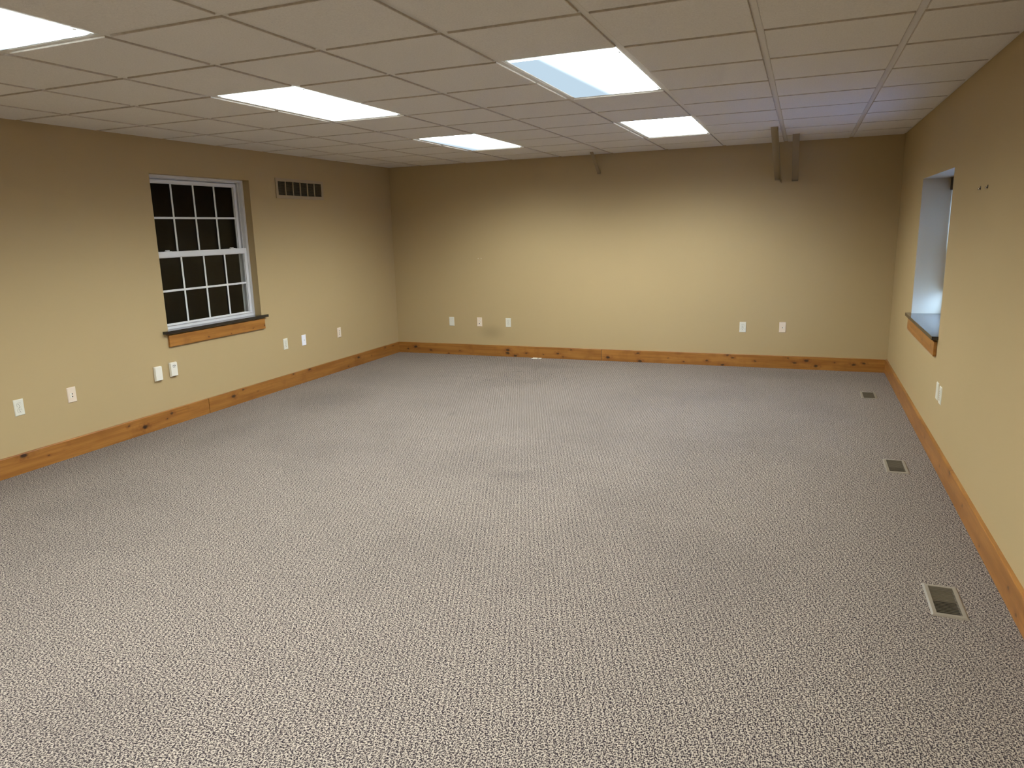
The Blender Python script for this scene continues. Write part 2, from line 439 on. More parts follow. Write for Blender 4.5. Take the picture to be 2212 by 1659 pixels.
def tile_mesh(w, d):
    b_ = bmesh.new(); e = 0.0165; s = 0.0025
    x0, x1, y0, y1 = -w / 2 + e, w / 2 - e, -d / 2 + e, d / 2 - e
    def rect(k, z): return [b_.verts.new(p) for p in ((x0 + k, y0 + k, z), (x1 - k, y0 + k, z), (x1 - k, y1 - k, z), (x0 + k, y1 - k, z))]
    L = [rect(-0.011, 0.012), rect(-0.011, 0.0015), rect(0, 0.0015), rect(0, -0.0060), rect(s, -0.0075)]
    for p, q in zip(L, L[1:]):
        for i in range(4):
            j = (i + 1) % 4; b_.faces.new([p[i], p[j], q[j], q[i]])
    b_.faces.new(L[0]); b_.faces.new(L[-1])
    bmesh.ops.recalc_face_normals(b_, faces=b_.faces[:])
    for f in b_.faces:
        if abs(f.normal.z) < 0.9 and f.calc_center_median().z < 0: f.material_index = 1
    me = mesh('ceiling_tile', b_, M_TILE); me.materials.append(M_EDGE)
    return me
tmesh = {}
cmesh = {}
def cross_mesh(w):
    if round(w, 4) not in cmesh:
        b_ = bmesh.new(); box(b_, -w / 2 + FL + 0.0003, w / 2 - FL - 0.0003, -FL, FL, 0, 0.001)
        box(b_, -w / 2 + FL + 0.0003, w / 2 - FL - 0.0003, -0.001, 0.001, 0.001, 0.03)
        cmesh[round(w, 4)] = mesh('cross_tee', b_, M_TEE)
    return cmesh[round(w, 4)]
for ci in range(len(xs) - 1):
    col_i = ci - 1                            # column between tee col_i and col_i + 1
    w = xs[ci + 1] - xs[ci]; cxm = (xs[ci] + xs[ci + 1]) / 2
    for j in ROWS:
        y0, y1 = j * T, min((j + 1) * T, YB)
        d = y1 - y0
        if (col_i, j) not in lit:
            k = (round(w, 4), round(d, 4))
            if k not in tmesh: tmesh[k] = tile_mesh(w, d)
            o = obj('ceiling_tile', tmesh[k], None, ceiling, (cxm, (y0 + y1) / 2, H + random.uniform(-0.0006, 0.0004)))
        if not ((col_i, j) in lit and (col_i, j - 1) in lit):
            obj('cross_tee', cross_mesh(w), None, ceiling, (cxm, y0, H))
b_ = bmesh.new(); box(b_, -FL, FL, YF, YB, 0, 0.001); box(b_, -0.001, 0.001, YF, YB, 0.001, 0.035)
mt = mesh('main_tee', b_, M_TEE)
for i in range(9): obj('main_tee', mt, None, ceiling, (i * T, 0, H))
for nm, q in (('l', (XL, XL + 0.022, YF, YB)), ('r', (XR - 0.022, XR, YF, YB)), ('b', (XL + 0.022, XR - 0.022, YB - 0.022, YB))):
    b_ = bmesh.new(); box(b_, q[0], q[1], q[2], q[3], H - 0.0005, H + 0.0005)
    obj('wall_angle', b_, M_TEE, ceiling)

# ------------------------------------------------------------------ ceiling lights
ld = {}
def light(col_i, row, lens, label):
    cx_, cy_ = (col_i + 0.5) * T, (row + 1) * T
    root = empty('ceiling_light', (cx_, cy_, H), label=label, cat='light', group='recessed ceiling lights')
    ox, oy = T / 2 - 0.0125, T - 0.0125
    fx, fy = T / 2 - 0.040, T - 0.040
    if 'frame' not in ld:
        b_ = bmesh.new(); quad_ring(b_, (-ox, ox, -oy, oy), (-ox + 0.012, ox - 0.012, -oy + 0.012, oy - 0.012), 0.0015, 0.05)
        # sloping door frame around the lens
        def rect(hx, hy, z): return [b_.verts.new(p) for p in ((-hx, -hy, z), (hx, -hy, z), (hx, hy, z), (-hx, hy, z))]
        A, B, D = rect(ox - 0.014, oy - 0.014, -0.0010), rect(fx + 0.004, fy + 0.004, 0.0), rect(fx, fy, 0.010)
        for p, q in ((A, B), (B, D)):
            for i in range(4):
                j = (i + 1) % 4; b_.faces.new([p[i], p[j], q[j], q[i]])
        ld['frame'] = mesh('frame', b_, M_FRAME)
        b_ = bmesh.new()
        L = [rect(fx, fy, 0.010), rect(fx, fy, 0.0005), rect(fx - 0.004, fy - 0.004, -0.0065)]
        for p, q in zip(L, L[1:]):
            for i in range(4):
                j = (i + 1) % 4; b_.faces.new([p[i], p[j], q[j], q[i]]).material_index = 1
        b_.faces.new(L[-1]); bmesh.ops.recalc_face_normals(b_, faces=b_.faces[:]); b_.normal_update()
        if max(b_.faces, key=lambda f: f.calc_area()).normal.z > 0: bmesh.ops.reverse_faces(b_, faces=b_.faces[:])
        ld['lens'] = b_
        b_ = bmesh.new(); box(b_, -0.004, 0.004, -0.008, 0.008, -0.004, 0.0, 0.001)
        ld['latch'] = mesh('latch', b_, M_FRAME)
        b_ = bmesh.new(); box(b_, -ox, ox, -oy, oy, 0.052, 0.075)
        ld['housing'] = mesh('housing', b_, M_FRAME)
    obj('frame', ld['frame'], None, root)
    obj('housing', ld['housing'], None, root)
    me = mesh('diffuser', ld['lens'].copy(), lens); me.materials.append(L_EDGE)
    obj('diffuser', me, None, root)
    for sy in (-1, 1): obj('latch', ld['latch'], None, root, (fx + 0.009, sy * (fy - 0.07), 0.0))
    return root
t = NT('lens_edge'); em = t.new('Emission'); em.inputs[0].default_value = (0.85, 0.95, 1.0, 1); em.inputs[1].default_value = 16.0
t.link(em.outputs[0], t.out.inputs['Surface']); L_EDGE = t.m
L_PLAIN = lens_mat('lens_white')
light(5, -6, lens_mat('lens_failed_tube', dim_to=-0.045), 'large ceiling light, its left half bluish and dim from a failing tube')
light(5, -2, L_PLAIN, 'evenly white ceiling light toward the far wall, in line with the half-dim one')
light(2, -6, lens_mat('lens_faint_streaks', stripes=0.30), 'long bright white ceiling light above the window with dark panes')
light(2, -2, lens_mat('lens_edge_dim', dim_to=-0.215), 'small far ceiling light with a bluish left edge, near the far left corner')
light(2, -10, lens_mat('lens_striped', stripes=1.0), 'striped ceiling light cut off by the photo\'s upper left corner')
light(5, -10, L_PLAIN, 'white ceiling light next behind the half-dim one, overhead of the photographer')
light(2, -14, L_PLAIN, 'white ceiling light at the left behind the photographer')
light(5, -14, L_PLAIN, 'white ceiling light at the right behind the photographer')
ld['lens'].free()

# ------------------------------------------------------------------ baseboards
BH, BT = 0.139, 0.019
def board_bm(s0, s1):
    """board along local X from s0 to s1, wall at y = 0, face at y = BT, eased top edge"""
    b_ = bmesh.new()
    prof = [(0, 0.0), (BT, 0.0), (BT, BH - 0.005), (BT - 0.0015, BH - 0.0015), (BT - 0.005, BH), (0, BH)]
    A = [b_.verts.new((s0, y, z)) for y, z in prof]; B = [b_.verts.new((s1, y, z)) for y, z in prof]
    b_.faces.new(A); b_.faces.new(B)
    for i in range(len(prof)):
        j = (i + 1) % len(prof); b_.faces.new([A[i], A[j], B[j], B[i]])
    bmesh.ops.recalc_face_normals(b_, faces=b_.faces[:])
    return b_
def joint(parent, s):
    b_ = bmesh.new(); box(b_, s - 0.0035, s + 0.0035, 0.0, BT - 0.006, 0, BH - 0.004); obj('joint', b_, M_DARK, parent)

KN = {
 'LA': [(5.185, .121, .95), (5.005, .071, .3), (4.316, .104, .5), (4.165, .06, 1.05), (3.882, .106, .6), (3.932, .07, .35)],
 'LB': [(3.137, .088, .9), (2.999, .124, .6), (2.797, .064, .3), (2.239, .129, .55), (1.961, .127, .8), (1.002, .096, 1.0), (1.223, .028, .5), (.707, .069, .35), (.38, .117, .6), (.182, .11, .55)],
 'BC': [(5.57, .083, 1.0), (5.684, .051, .45), (5.343, .045, .6), (5.083, .012, .5), (4.921, .049, .4), (4.252, .085, .9), (4.253, .047, .95), (4.153, .018, .8), (4.004, .054, .6), (3.778, .045, .45), (3.592, .067, .7), (3.42, .116, .45), (3.527, .026, .45)],
 'BD': [(2.963, .043, 1.0), (2.605, .108, .7), (2.582, .015, .9), (2.255, .062, .35), (2.075, .031, .4), (1.818, .053, .6), (1.644, .013, .8), (1.596, .126, .6), (1.537, .097, .6), (1.3, .07, .5), (.963, .12, .4), (.893, .067, .7), (.776, .097, .85), (.68, .041, .85), (.495, .089, .35), (.311, .072, .75), (.217, .092, .6)],
 'RA': [(9.869, .065, .4), (7.777, .067, .4), (7.459, .126, .85), (8.398, .075, .35), (7.061, .072, .45), (6.624, .033, .4), (6.096, .079, .55), (5.953, .032, .5)],
}
bl = empty('baseboard_left', (XL, YB, 0), -PI / 2, label='knotty stained wood baseboard along the wall with dark window panes', cat='baseboard', kind='structure')
obj('board', board_bm(0.0, 3.4485), wood_mat('knotty_wood_b', KN['LB'], 2, 0.92), bl)
obj('board', board_bm(3.4555, 7.4), wood_mat('knotty_wood_a', KN['LA'], 1, 1.0), bl)
obj('board', board_bm(7.401, YB - YF), wood_mat('knotty_wood_f', [(8.5, .06, .8), (9.6, .1, .6)], 6), bl)
joint(bl, 3.452)
bb = empty('baseboard_back', (XR, YB, 0), PI, label='knotty stained wood baseboard along the far wall with braces', cat='baseboard', kind='structure')
jb = XR - 2.316
obj('board', board_bm(BT, jb - 0.003), wood_mat('knotty_wood_d', KN['BD'], 4, 1.0), bb)
obj('board', board_bm(jb + 0.003, XR - XL - BT), wood_mat('knotty_wood_c', KN['BC'], 3, 0.95), bb)
joint(bb, jb)
br = empty('baseboard_right', (XR, -10.0, 0), PI / 2, label='knotty stained wood baseboard beside the three floor registers', cat='baseboard', kind='structure')
obj('board', board_bm(2.8, 10 + YB), wood_mat('knotty_wood_e', KN['RA'], 5, 1.0), br)
obj('board', board_bm(10 + YF, 2.799), wood_mat('knotty_wood_g', [(1.5, .07, .8)], 8), br)
bf = empty('baseboard_front', (XL, YF, 0), 0.0, label='stained wood baseboard behind the camera', cat='baseboard', kind='structure')
obj('board', board_bm(BT, XR - XL - BT), wood_mat('knotty_wood_h', [(1.5, .07, .8), (4.0, .09, .7)], 9), bf)

# ------------------------------------------------------------------ windows
def ring_yz(bm_, outer, inner, x0, x1):
    """rectangular ring in local XZ (u0,u1,z0,z1), depth along Y from x0 to x1"""
    def rect(q, y): return [bm_.verts.new(p) for p in ((q[0], y, q[2]), (q[1], y, q[2]), (q[1], y, q[3]), (q[0], y, q[3]))]
    o0, o1, i0, i1 = rect(outer, x0), rect(outer, x1), rect(inner, x0), rect(inner, x1)
    for i in range(4):
        j = (i + 1) % 4
        for f in ([o0[i], o0[j], i0[j], i0[i]], [o1[i], o1[j], i1[j], i1[i]], [o0[i], o0[j], o1[j], o1[i]], [i0[i], i0[j], i1[j], i1[i]]):
            bm_.faces.new(f)
    bmesh.ops.recalc_face_normals(bm_, faces=bm_.faces[:])

def window(root, w, z0, z1, yf, cols=4):
    """double-hung window; local X centred, +Y toward the room, yf = front plane of the frame"""
    h = w / 2
    zm = (z0 + z1) / 2 - 0.016                # meeting rail centre
    b_ = bmesh.new()
    ring_yz(b_, (-h, h, z0, z1), (-h + 0.026, h - 0.026, z0 + 0.018, z1 - 0.020), yf - 0.085, yf)
    # parting stops: a step between the two sash tracks
    ring_yz(b_, (-h + 0.025, h - 0.025, z0 + 0.017, z1 - 0.019), (-h + 0.034, h - 0.034, z0 + 0.020, z1 - 0.026), yf - 0.047, yf - 0.039)
    ring_yz(b_, (-h + 0.025, h - 0.025, z0 + 0.017, z1 - 0.019), (-h + 0.056, h - 0.056, z0 + 0.030, z1 - 0.040), yf - 0.0845, yf - 0.0765)
    obj('frame', b_, M_VINYL, root)
    def sash(nm, za, zb, ya, yb, top, bot, side, xo):
        b2 = bmesh.new()
        gx0, gx1, gz0, gz1 = -h + xo + side, h - xo - side, za + bot, zb - top
        ring_yz(b2, (-h + xo, h - xo, za, zb), (gx0, gx1, gz0, gz1), ya, yb)
        ring_yz(b2, (gx0 - 0.001, gx1 + 0.001, gz0 - 0.001, gz1 + 0.001), (gx0 + 0.006, gx1 - 0.006, gz0 + 0.006, gz1 - 0.006), ya + 0.008, yb - 0.010)
        s = obj(nm, b2, M_VINYL, root)
        ym = (ya + yb) / 2
        gw = (gx1 - gx0) / cols
        zc = (gz0 + gz1) / 2
        mh = 0.009
        for i in range(1, cols):
            b3 = bmesh.new(); box(b3, gx0 + i * gw - mh, gx0 + i * gw + mh, ym + 0.004, ym + 0.010, gz0 + 0.004, gz1 - 0.004, 0.0015)
            obj('muntin', b3, M_VINYL, s)
        b3 = bmesh.new(); box(b3, gx0 + 0.004, gx1 - 0.004, ym + 0.0045, ym + 0.0105, zc - mh, zc + mh, 0.0015)
        obj('muntin', b3, M_VINYL, s)
        for i in range(cols):
            for (pa, pb) in ((gz0, zc), (zc, gz1)):
                b3 = bmesh.new(); q = [b3.verts.new(p) for p in ((gx0 + i * gw, ym, pa), (gx0 + (i + 1) * gw, ym, pa), (gx0 + (i + 1) * gw, ym, pb), (gx0 + i * gw, ym, pb))]
                b3.faces.new(q); obj('pane', b3, M_GLASS, s)
        return s, gx0, gw
    sash('upper_sash', zm - 0.020, z1 - 0.034, yf - 0.075, yf - 0.048, 0.026, 0.040, 0.030, 0.050)
    lo, gx0, gw = sash('lower_sash', z0 + 0.012, zm + 0.026, yf - 0.038, yf - 0.006, 0.046, 0.026, 0.032, 0.029)
    for sx in (-1, 1):
        b3 = bmesh.new()
        box(b3, -0.032, 0.032, -0.012, 0.010, 0, 0.004, 0.001); box(b3, -0.012, 0.022, -0.010, 0.008, 0.004, 0.013, 0.003)
        box(b3, 0.010, 0.034, -0.004, 0.004, 0.006, 0.011, 0.001)
        obj('sash_lock', b3, M_VINYL, lo, (sx * h * 0.66, yf - 0.024, zm + 0.0262))
    b3 = bmesh.new(); box(b3, -h + 0.045, h - 0.045, yf - 0.008, yf + 0.004, z0 + 0.028, z0 + 0.034, 0.001)
    obj('lift_rail', b3, M_VINYL, lo)

win1 = empty('window_1', (XL, (W1[0] + W1[1]) / 2, 0), -PI / 2, label='white double-hung window with sixteen black panes in the left wall', cat='window', kind='structure')
window(win1, W1[1] - W1[0], W1[2], W1[3], -0.076)
def sill(root, u0, u1, un, z0, z1, back, ext=(0.0, 0.0)):
    b_ = bmesh.new(); e = 0.0015               # T-shaped slab: recess part plus a wider nose in front of the wall
    o = [(u0, -back), (u1, -back), (u1, 0.0004), (un[1], 0.0004), (un[1], 0.040 - e), (un[1] - e, 0.040), (un[0] + e, 0.040), (un[0], 0.040 - e), (un[0], 0.0004), (u0, 0.0004)]
    A = [b_.verts.new((x, y, z0)) for x, y in o]; B = [b_.verts.new((x, y, z1)) for x, y in o]
    b_.faces.new(A); b_.faces.new(B)
    for i in range(len(o)): b_.faces.new([A[i], A[(i + 1) % len(o)], B[(i + 1) % len(o)], B[i]])
    bmesh.ops.recalc_face_normals(b_, faces=b_.faces[:])
    obj('sill', b_, M_STONE, root)
cy1 = (W1[0] + W1[1]) / 2
sill(win1, -(W1[1] - W1[0]) / 2 + 0.001, (W1[1] - W1[0]) / 2 - 0.001, (cy1 + 1.377, cy1 + 2.667) if False else (-( -1.377 - cy1), -(-2.667 - cy1)), 0.782, 0.806, 0.0755)
def apron(root, s0, s1, z0, z1, seed, knots):
    b_ = bmesh.new(); box(b_, s0, s1, 0.0005, 0.020, z0, z1, 0.002)
    obj('apron', b_, wood_mat('apron_wood_%d' % seed, knots, seed, 1.02), root)
apron(win1, -(-1.415 - cy1), -(-2.622 - cy1), 0.6680, 0.7665, 21, [(-(-2.18 - cy1), .691, .3), (-(-1.895 - cy1), .682, .25), (-(-1.595 - cy1), .693, .3), (-(-1.425 - cy1), .70, .4)])
win2 = empty('window_2', (XR, (W2[0] + W2[1]) / 2, 0), PI / 2, label='deep recessed window glowing with cool daylight in the right wall', cat='window', kind='structure')
window(win2, W2[1] - W2[0], W2[2], W2[3], -0.235)
cy2 = (W2[0] + W2[1]) / 2
sill(win2, -(W2[1] - W2[0]) / 2 + 0.001, (W2[1] - W2[0]) / 2 - 0.001, (-1.650 - cy2, -0.222 - cy2), 0.766, 0.791, 0.2345)
apron(win2, -1.625 - cy2, -0.245 - cy2, 0.652, 0.751, 22, [(-0.5 - cy2, .70, .3), (-1.1 - cy2, .69, .4), (-1.5 - cy2, .71, .4)])

# roller blind hung inside the right recess, in front of the window
def blind_mat():
    t = NT('translucent_blind_fabric')
    n = t.noise(t.coord(scale=(300, 1, 300)), 1.0, 2)
    d = t.new('BsdfDiffuse'); t.put(d.inputs[0], t.mix(n, (0.66, 0.67, 0.68, 1), (0.74, 0.75, 0.76, 1)))
    tl = t.new('BsdfTranslucent'); tl.inputs[0].default_value = (0.62, 0.66, 0.70, 1)
    mx = t.new('MixShader'); mx.inputs[0].default_value = 0.42
    t.link(d.outputs[0], mx.inputs[1]); t.link(tl.outputs[0], mx.inputs[2]); t.link(mx.outputs[0], t.out.inputs['Surface'])
    return t.m
hb = (W2[1] - W2[0]) / 2
blind = empty('window_blind', (XR, cy2, W2[2]), PI / 2, label='pale blind with a dark headrail inside the right window recess', cat='blind')
b_ = bmesh.new(); box(b_, -hb + 0.002, hb - 0.002, -0.228, -0.196, 0.995, W2[3] - W2[2] - 0.001, 0.004, 2); obj('headrail', b_, M_DARKSTEEL, blind)
b_ = bmesh.new(); box(b_, -hb + 0.014, hb - 0.014, -0.2190, -0.2182, 0.212, 0.996); obj('fabric', b_, blind_mat(), blind)
b_ = bmesh.new(); box(b_, -hb + 0.014, hb - 0.014, -0.2240, -0.2130, 0.190, 0.212, 0.003); obj('bottom_rail', b_, M_VINYL, blind)

# ------------------------------------------------------------------ return-air grille (left wall)
gy0, gy1, gz0, gz1 = -1.055, -0.262, 1.946, 2.144
gr = empty('return_air_grille', (XL, (gy0 + gy1) / 2, (gz0 + gz1) / 2), -PI / 2,
           label='beige louvered return-air grille high on the left wall, right of the window', cat='vent')
gw, gh = (gy1 - gy0) / 2, (gz1 - gz0) / 2
b_ = bmesh.new(); ring_yz(b_, (-gw, gw, -gh, gh), (-gw + 0.034, gw - 0.034, -gh + 0.030, gh - 0.030), 0.0, 0.009)
obj('frame', b_, M_GRILLE, gr)
b_ = bmesh.new(); box(b_, -gw + 0.031, gw - 0.031, -0.100, -0.098, -gh + 0.03, gh - 0.03); obj('duct_back', b_, M_DUCT, gr)
iw, ih = gw - 0.034, gh - 0.030
b_ = bmesh.new(); box(b_, -0.0055, 0.0055, -0.004, 0.007, -ih, ih); dm = mesh('divider', b_, M_GRILLE)
for k in range(1, 6): obj('divider', dm, None, gr, (-iw + 2 * iw * k / 6, 0, 0))
b_ = bmesh.new()
v_ = [b_.verts.new(p) for p in ((-iw, 0.002, -0.0045), (iw, 0.002, -0.0045), (iw, -0.012, 0.0045), (-iw, -0.012, 0.0045))]
v2 = [b_.verts.new((p.co.x, p.co.y + 0.0003, p.co.z + 0.0012)) for p in v_]
b_.faces.new(v_); b_.faces.new(v2)
for i in range(4): b_.faces.new([v_[i], v_[(i + 1) % 4], v2[(i + 1) % 4], v2[i]])
bmesh.ops.recalc_face_normals(b_, faces=b_.faces[:])
lm = mesh('louver', b_, M_REGD)
for k in range(12): obj('louver', lm, None, gr, (0, -0.001, -ih + 2 * ih * (k + 0.5) / 12))

# ------------------------------------------------------------------ wall plates
PW, PH = 0.0350, 0.0572
ROT = {'left': -PI / 2, 'back': PI, 'right': PI / 2}
def wpos(wall, s, z):
    return {'left': (XL, s, z), 'back': (s, YB, z), 'right': (XR, s, z)}[wall]
def plate(name, wall, s, z, mat, label, cat):
    root = empty(name, wpos(wall, s, z), ROT[wall], label=label, cat=cat)
    b_ = bmesh.new(); frustum(b_, PW, PH, 0.0045, 0.0, 0.0062); obj('cover_plate', b_, mat, root)
    return root
def screw(root, z, x=0.0, y=0.0062, mat=None):
    b_ = bmesh.new(); cyl(b_, 0.0030, y, y + 0.0006, x, z, 10); obj('screw', b_, mat or M_STEEL, root)
def duplex(wall, s, z, label, mat=None):
    mat = mat or M_IVORY
    r = plate('power_outlet', wall, s, z, mat, label, 'outlet')
    for sz in (-1, 1):
        b_ = bmesh.new(); cyl(b_, 0.0172, 0.0061, 0.0078, 0, sz * 0.0195, 20, flat=0.0142); rc = obj('receptacle', b_, mat, r)
        b_ = bmesh.new()
        box(b_, 0.0052, 0.0076, 0.0076, 0.0081, sz * 0.0195 + 0.0005, sz * 0.0195 + 0.0085)
        box(b_, -0.0074, -0.0052, 0.0076, 0.0081, sz * 0.0195 + 0.0015, sz * 0.0195 + 0.0080)
        cyl(b_, 0.0028, 0.0076, 0.0081, 0, sz * 0.0195 - 0.0072, 10)
        obj('slots', b_, M_DARK, rc)
        b_ = bmesh.new(); ring_n = 20                       # shadow gap round the receptacle face
        def rr(r_, y): return [b_.verts.new((r_ * math.cos(2 * PI * k / ring_n), y, sz * 0.0195 + max(-0.0142 - (r_ - 0.0172), min(0.0142 + (r_ - 0.0172), r_ * math.sin(2 * PI * k / ring_n))))) for k in range(ring_n)]
        A, B = rr(0.0173, 0.0064), rr(0.0183, 0.0064)
        for i in range(ring_n): b_.faces.new([A[i], A[(i + 1) % ring_n], B[(i + 1) % ring_n], B[i]])
        obj('seam', b_, M_REGD, rc)
    screw(r, 0.0, mat=M_REG)
    return r
def jackplate(wall, s, z, label, mat, holes, insert=True, name='data_outlet', cat='outlet', insert_dx=0.010):
    """holes = (dz, half width, half height, round)"""
    r = plate(name, wall, s, z, mat, label, cat)
    for (dz, hx, hz, rnd) in holes:
        j = None
        if insert:
            b_ = bmesh.new(); box(b_, -0.0085 + insert_dx * 0.8, 0.0085 + insert_dx * 0.8, 0.0061, 0.0084, dz - 0.0075, dz + 0.0075, 0.001)
            j = obj('jack', b_, M_CREAM, r)
        b_ = bmesh.new()
        if rnd: cyl(b_, hx, 0.0066, 0.0092, 0, dz, 12)
        else: box(b_, -hx, hx, 0.0066, 0.0090, dz - hz, dz + hz)
        obj('port', b_, M_DARK, j or r)
    for sz in (-1, 1): screw(r, sz * 0.0415, mat=mat)
    return r

duplex('left', -3.961, 0.458, 'ivory power outlet on the left wall at the photo\'s left edge', M_IVORY)
jackplate('left', -3.562, 0.460, 'almond plate with two jack holes, second from the photo\'s left edge', M_ALMOND,
          [(0.007, 0.0042, 0.0042, True), (-0.013, 0.0046, 0.0042, False)], insert_dx=0.014)

def surface_box(s, z, label, phone):
    r = empty('phone_box' if phone else 'blank_box', wpos('left', s, z), -PI / 2, label=label, cat='wall box')
    hx, hz, dpt = 0.0375, 0.0600, 0.024
    b_ = bmesh.new(); frustum(b_, hx, hz, 0.004, 0.004, dpt)
    obj('cover', b_, M_CREAM, r)
    b_ = bmesh.new(); box(b_, -hx + 0.003, hx - 0.003, 0.0, 0.0045, -hz + 0.003, hz - 0.003); obj('back_plate', b_, M_CREAM, r)
    b_ = bmesh.new(); box(b_, -0.012, 0.012, 0.006, dpt - 0.007, -hz - 0.0006, -hz + 0.004); obj('cable_notch', b_, M_DARK, r)
    if phone:
        y0 = dpt + 0.0001; y1 = dpt + 0.0005
        b_ = bmesh.new()                        # printed telephone: handset arc, ear pieces, dial
        n = 10; up_ = []; lo_ = []
        for k in range(n + 1):
            t_ = PI * (0.18 + 0.64 * k / n)
            up_.append(b_.verts.new((0.0165 * math.cos(t_), y1, 0.026 + 0.0115 * math.sin(t_))))
            lo_.append(b_.verts.new((0.0130 * math.cos(t_), y1, 0.026 + 0.0080 * math.sin(t_))))
        for k in range(n): b_.faces.new([up_[k], up_[k + 1], lo_[k + 1], lo_[k]])
        for sx in (-1, 1): box(b_, sx * 0.0128 - 0.0042, sx * 0.0128 + 0.0042, y0, y1, 0.0285, 0.0345)
        def arc(ra, rb, zc):
            A = [b_.verts.new((ra * math.cos(2 * PI * k / 14), y1, zc + ra * math.sin(2 * PI * k / 14))) for k in range(14)]
            B = [b_.verts.new((rb * math.cos(2 * PI * k / 14), y1, zc + rb * math.sin(2 * PI * k / 14))) for k in range(14)]
            for k in range(14): b_.faces.new([A[k], A[(k + 1) % 14], B[(k + 1) % 14], B[k]])
        arc(0.0022, 0.0052, 0.0262)
        obj('telephone_mark', b_, M_INK, r)
        b_ = bmesh.new()                        # illegible line of small print under the mark
        x_ = -0.017
        while x_ < 0.016:
            w_ = random.choice((0.0016, 0.0022, 0.0028)); box(b_, x_, x_ + w_, y0, y1, 0.0165, 0.0185 + random.uniform(0, 0.0008)); x_ += w_ + 0.0009
        obj('small_print', b_, M_INK, r)
    return r
surface_box(-2.776, 0.467, 'blank cream surface box below the window, left of the telephone box', False)
surface_box(-2.612, 0.475, 'cream surface box with a printed telephone mark, below the window', True)
duplex('left', -1.113, 0.462, 'pale ivory power outlet just right of the left window sill, beside a white plate', M_IVORY)
jackplate('left', -0.808, 0.457, 'bright white cable plate with one dark hole on the left wall', M_WHITE, [(0.0, 0.0036, 0.0036, True)], insert=False, name='cable_plate')
jackplate('left', -0.150, 0.449, 'almond plate with three stacked jacks, nearest the far left corner', M_ALMOND,
          [(0.020, 0.0036, 0.0040, False), (0.002, 0.0030, 0.0034, False), (-0.019, 0.0046, 0.0052, False)], insert_dx=-0.012, name='jack_plate')
blank_b = plate('blank_plate', 'back', 0.332, 0.429, M_IVORY, 'blank ivory plate on the far wall, nearest the left corner', 'wall plate')
for sz in (-1, 1): screw(blank_b, sz * 0.0415, mat=M_IVORY)
jackplate('back', 0.725, 0.430, 'almond jack plate on the far wall between the blank plate and an outlet', M_ALMOND,
          [(0.017, 0.0034, 0.0034, True), (-0.021, 0.0056, 0.0056, False)], insert_dx=-0.012, name='jack_plate')
duplex('back', 1.119, 0.430, 'ivory power outlet on the far wall, rightmost of the three left plates', M_IVORY)
duplex('back', 3.916, 0.443, 'ivory power outlet on the right part of the far wall, beside a cable plate', M_IVORY)
jackplate('back', 4.327, 0.451, 'almond cable plate with one hole on the far wall, nearest the right corner', M_ALMOND, [(-0.004, 0.0042, 0.0042, True)], insert_dx=-0.014, name='cable_plate')
blank_r = plate('blank_plate', 'right', -1.808, 0.452, M_IVORY, 'blank ivory plate on the right wall under the window', 'wall plate')
for sz in (-1, 1): screw(blank_r, sz * 0.0415, mat=M_IVORY)
duplex('right', -1.928, 0.449, 'ivory power outlet on the right wall, right of the blank plate', M_IVORY)

# cover plate set in the carpet by the far baseboard
r = empty('floor_outlet', (1.508, 1.128, 0.0), label='small white outlet plate lying flat on the carpet by the far baseboard', cat='outlet')
b_ = bmesh.new(); frustum(b_, 0.057, 0.036, 0.003, 0.0, 0.005); bmesh.ops.rotate(b_, verts=b_.verts[:], matrix=Matrix.Rotation(PI / 2, 3, 'X'))
for f in b_.verts: f.co.z = abs(f.co.z)
obj('cover_plate', b_, M_CREAM, r)
for sx, m_ in ((-1, M_IVORY), (1, M_DARK)):
    b_ = bmesh.new(); cyl(b_, 0.0165, 0.0049, 0.0064, sx * 0.021, 0, 18); bmesh.ops.rotate(b_, verts=b_.verts[:], matrix=Matrix.Rotation(PI / 2, 3, 'X'))
    for f in b_.verts: f.co.z = abs(f.co.z)
    tag(obj('receptacle' if sx < 0 else 'open_receptacle', b_, m_, r))

# screws left in the right wall, plaster plugs in the far wall
def wall_screw(s, z, label):
    r = empty('wall_screw', (XR, s, z), PI / 2, label=label, cat='screw')
    b_ = bmesh.new(); cyl(b_, 0.0035, 0.0, 0.009, 0, 0, 10); obj('shank', b_, M_DARKSTEEL, r)
    b_ = bmesh.new(); cyl(b_, 0.0075, 0.007, 0.012, 0, -0.001, 14, r2=0.0045); obj('head', b_, M_STEEL, r)
    b_ = bmesh.new(); cyl(b_, 0.0105, 0.0, 0.0012, 0, 0.004, 14); obj('anchor', b_, M_DARKSTEEL, r)
wall_screw(-2.470, 1.718, 'left one of two screws high on the right wall beside the recess')
wall_screw(-2.640, 1.718, 'right one of two screws high on the right wall beside the recess')
for x_, l_ in ((0.735, 'left one of two tiny white plugs in the far wall'), (0.776, 'right one of two tiny white plugs in the far wall')):
    b_ = bmesh.new(); cyl(b_, 0.0042, 0.0, 0.0016, 0, 0, 10)
    tag(obj('wall_plug', b_, M_CREAM, None, (x_, YB, 1.225), PI), l_, 'wall plug')

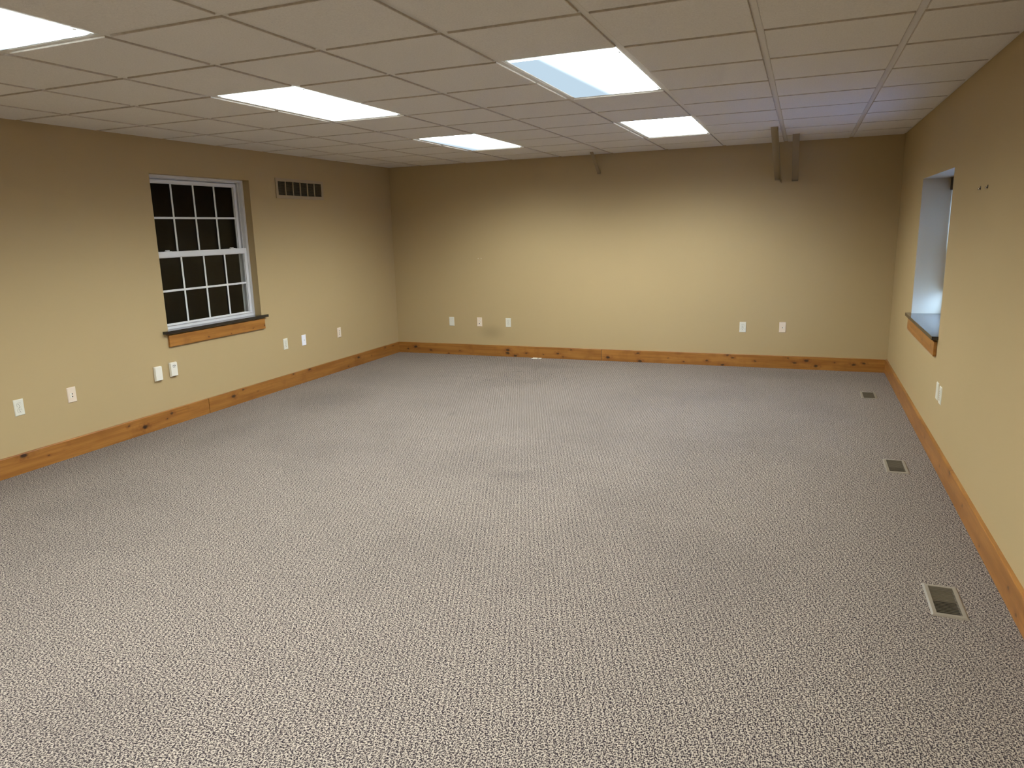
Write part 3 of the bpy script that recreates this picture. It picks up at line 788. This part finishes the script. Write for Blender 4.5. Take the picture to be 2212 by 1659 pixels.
# ------------------------------------------------------------------ floor registers
def register(x, y, label, damper):
    root = empty('floor_register', (x, y, 0), label=label, cat='vent', group='floor registers along the right wall')
    b_ = bmesh.new(); hx, hy = 0.0665, 0.143
    def rect(q, z): return [b_.verts.new(p) for p in ((-q[0], -q[1], z), (q[0], -q[1], z), (q[0], q[1], z), (-q[0], q[1], z))]
    Ls = [rect((hx, hy), 0.0), rect((hx, hy), 0.0015), rect((hx - 0.007, hy - 0.007), 0.0055), rect((RX - 0.001, RY - 0.001), 0.0050), rect((RX - 0.001, RY - 0.001), -0.012)]
    for p, q in zip(Ls, Ls[1:]):
        for i in range(4):
            j = (i + 1) % 4; b_.faces.new([p[i], p[j], q[j], q[i]])
    obj('frame', b_, M_REG, root)
    b_ = bmesh.new(); n = 19
    box(b_, -RX + 0.001, RX - 0.001, -0.0009, 0.0009, 0.0012, 0.0040); lv = mesh('louver', b_, M_LOUVER)
    for k in range(n): obj('louver', lv, None, root, (0, -RY + 2 * RY * (k + 0.5) / n, 0))
    b_ = bmesh.new(); slab(b_, (-RX + 0.0005, RX - 0.0005), (-RY + 0.0005, RY - 0.0005), (-0.119, -0.115), [], (0, 1, 2))
    obj('duct_bottom', b_, M_DUCT, root)
    b_ = bmesh.new()
    for q in ((-RX + 0.0005, -RX + 0.0015, -RY, RY), (RX - 0.0015, RX - 0.0005, -RY, RY)): box(b_, q[0], q[1], q[2] + 0.0005, q[3] - 0.0005, -0.115, -0.013)
    for q in ((-RY + 0.0005, -RY + 0.0015), (RY - 0.0015, RY - 0.0005)): box(b_, -RX + 0.0016, RX - 0.0016, q[0], q[1], -0.115, -0.013)
    obj('duct_side', b_, M_DUCT, root)
    if damper:
        b_ = bmesh.new(); box(b_, -RX + 0.003, RX - 0.003, damper[0] * RY, damper[1] * RY, -0.012, -0.010)
        obj('damper', b_, M_REGD, root)
    return root
register(*REG[0], 'nearest and largest-looking floor register, its near louvers black', (0.16, 0.97))
register(*REG[1], 'middle floor register by the right baseboard, half light and half dark', (0.10, 0.97))
register(*REG[2], 'farthest floor register, near the far right corner', (-0.97, 0.97))

# ------------------------------------------------------------------ steel braces between ceiling and far wall
def brace(x0, x1, ytop, zb, label, lip, t=0.005):
    root = empty('steel_brace', ((x0 + x1) / 2, YB, zb), 0.0, label=label, cat='brace')
    hw = (x1 - x0) / 2
    dy, dz = ytop - YB, (H - 0.009) - zb
    L = math.hypot(dy, dz); ang = math.atan2(dz, -dy)
    # bar from the wall up to the ceiling
    b_ = bmesh.new(); box(b_, -hw, hw, -L, 0.0, 0.0, t, 0.0008)
    if lip: box(b_, hw - t, hw, -L + 0.02, -0.004, -0.030, -0.0001, 0.0008)
    bmesh.ops.rotate(b_, verts=b_.verts[:], matrix=Matrix.Rotation(-ang, 3, 'X'))
    for v_ in b_.verts: v_.co.z = min(v_.co.z, H - 0.0095 - zb); v_.co.y = min(v_.co.y, -0.0002)
    obj('bar', b_, M_BRACE, root)
    b_ = bmesh.new(); box(b_, -hw, hw, -0.012, -0.0002, -0.010, -0.001, 0.001)
    obj('wall_foot', b_, M_BRACE, root)
    if lip:
        b_ = bmesh.new(); box(b_, hw, hw + 0.008, -0.010, -0.0002, -0.038, -0.001, 0.001)
        obj('hook', b_, M_BRACE, root)
brace(4.174, 4.236, -0.212, 2.008, 'longest tan steel brace, with a hooked lower end, left one of the right pair', True)
brace(4.341, 4.404, 0.462, 1.991, 'tan steel brace of the right pair nearest the right corner', False)
brace(2.262, 2.300, 0.870, 2.172, 'small lone tan steel brace at the top middle of the far wall', False)
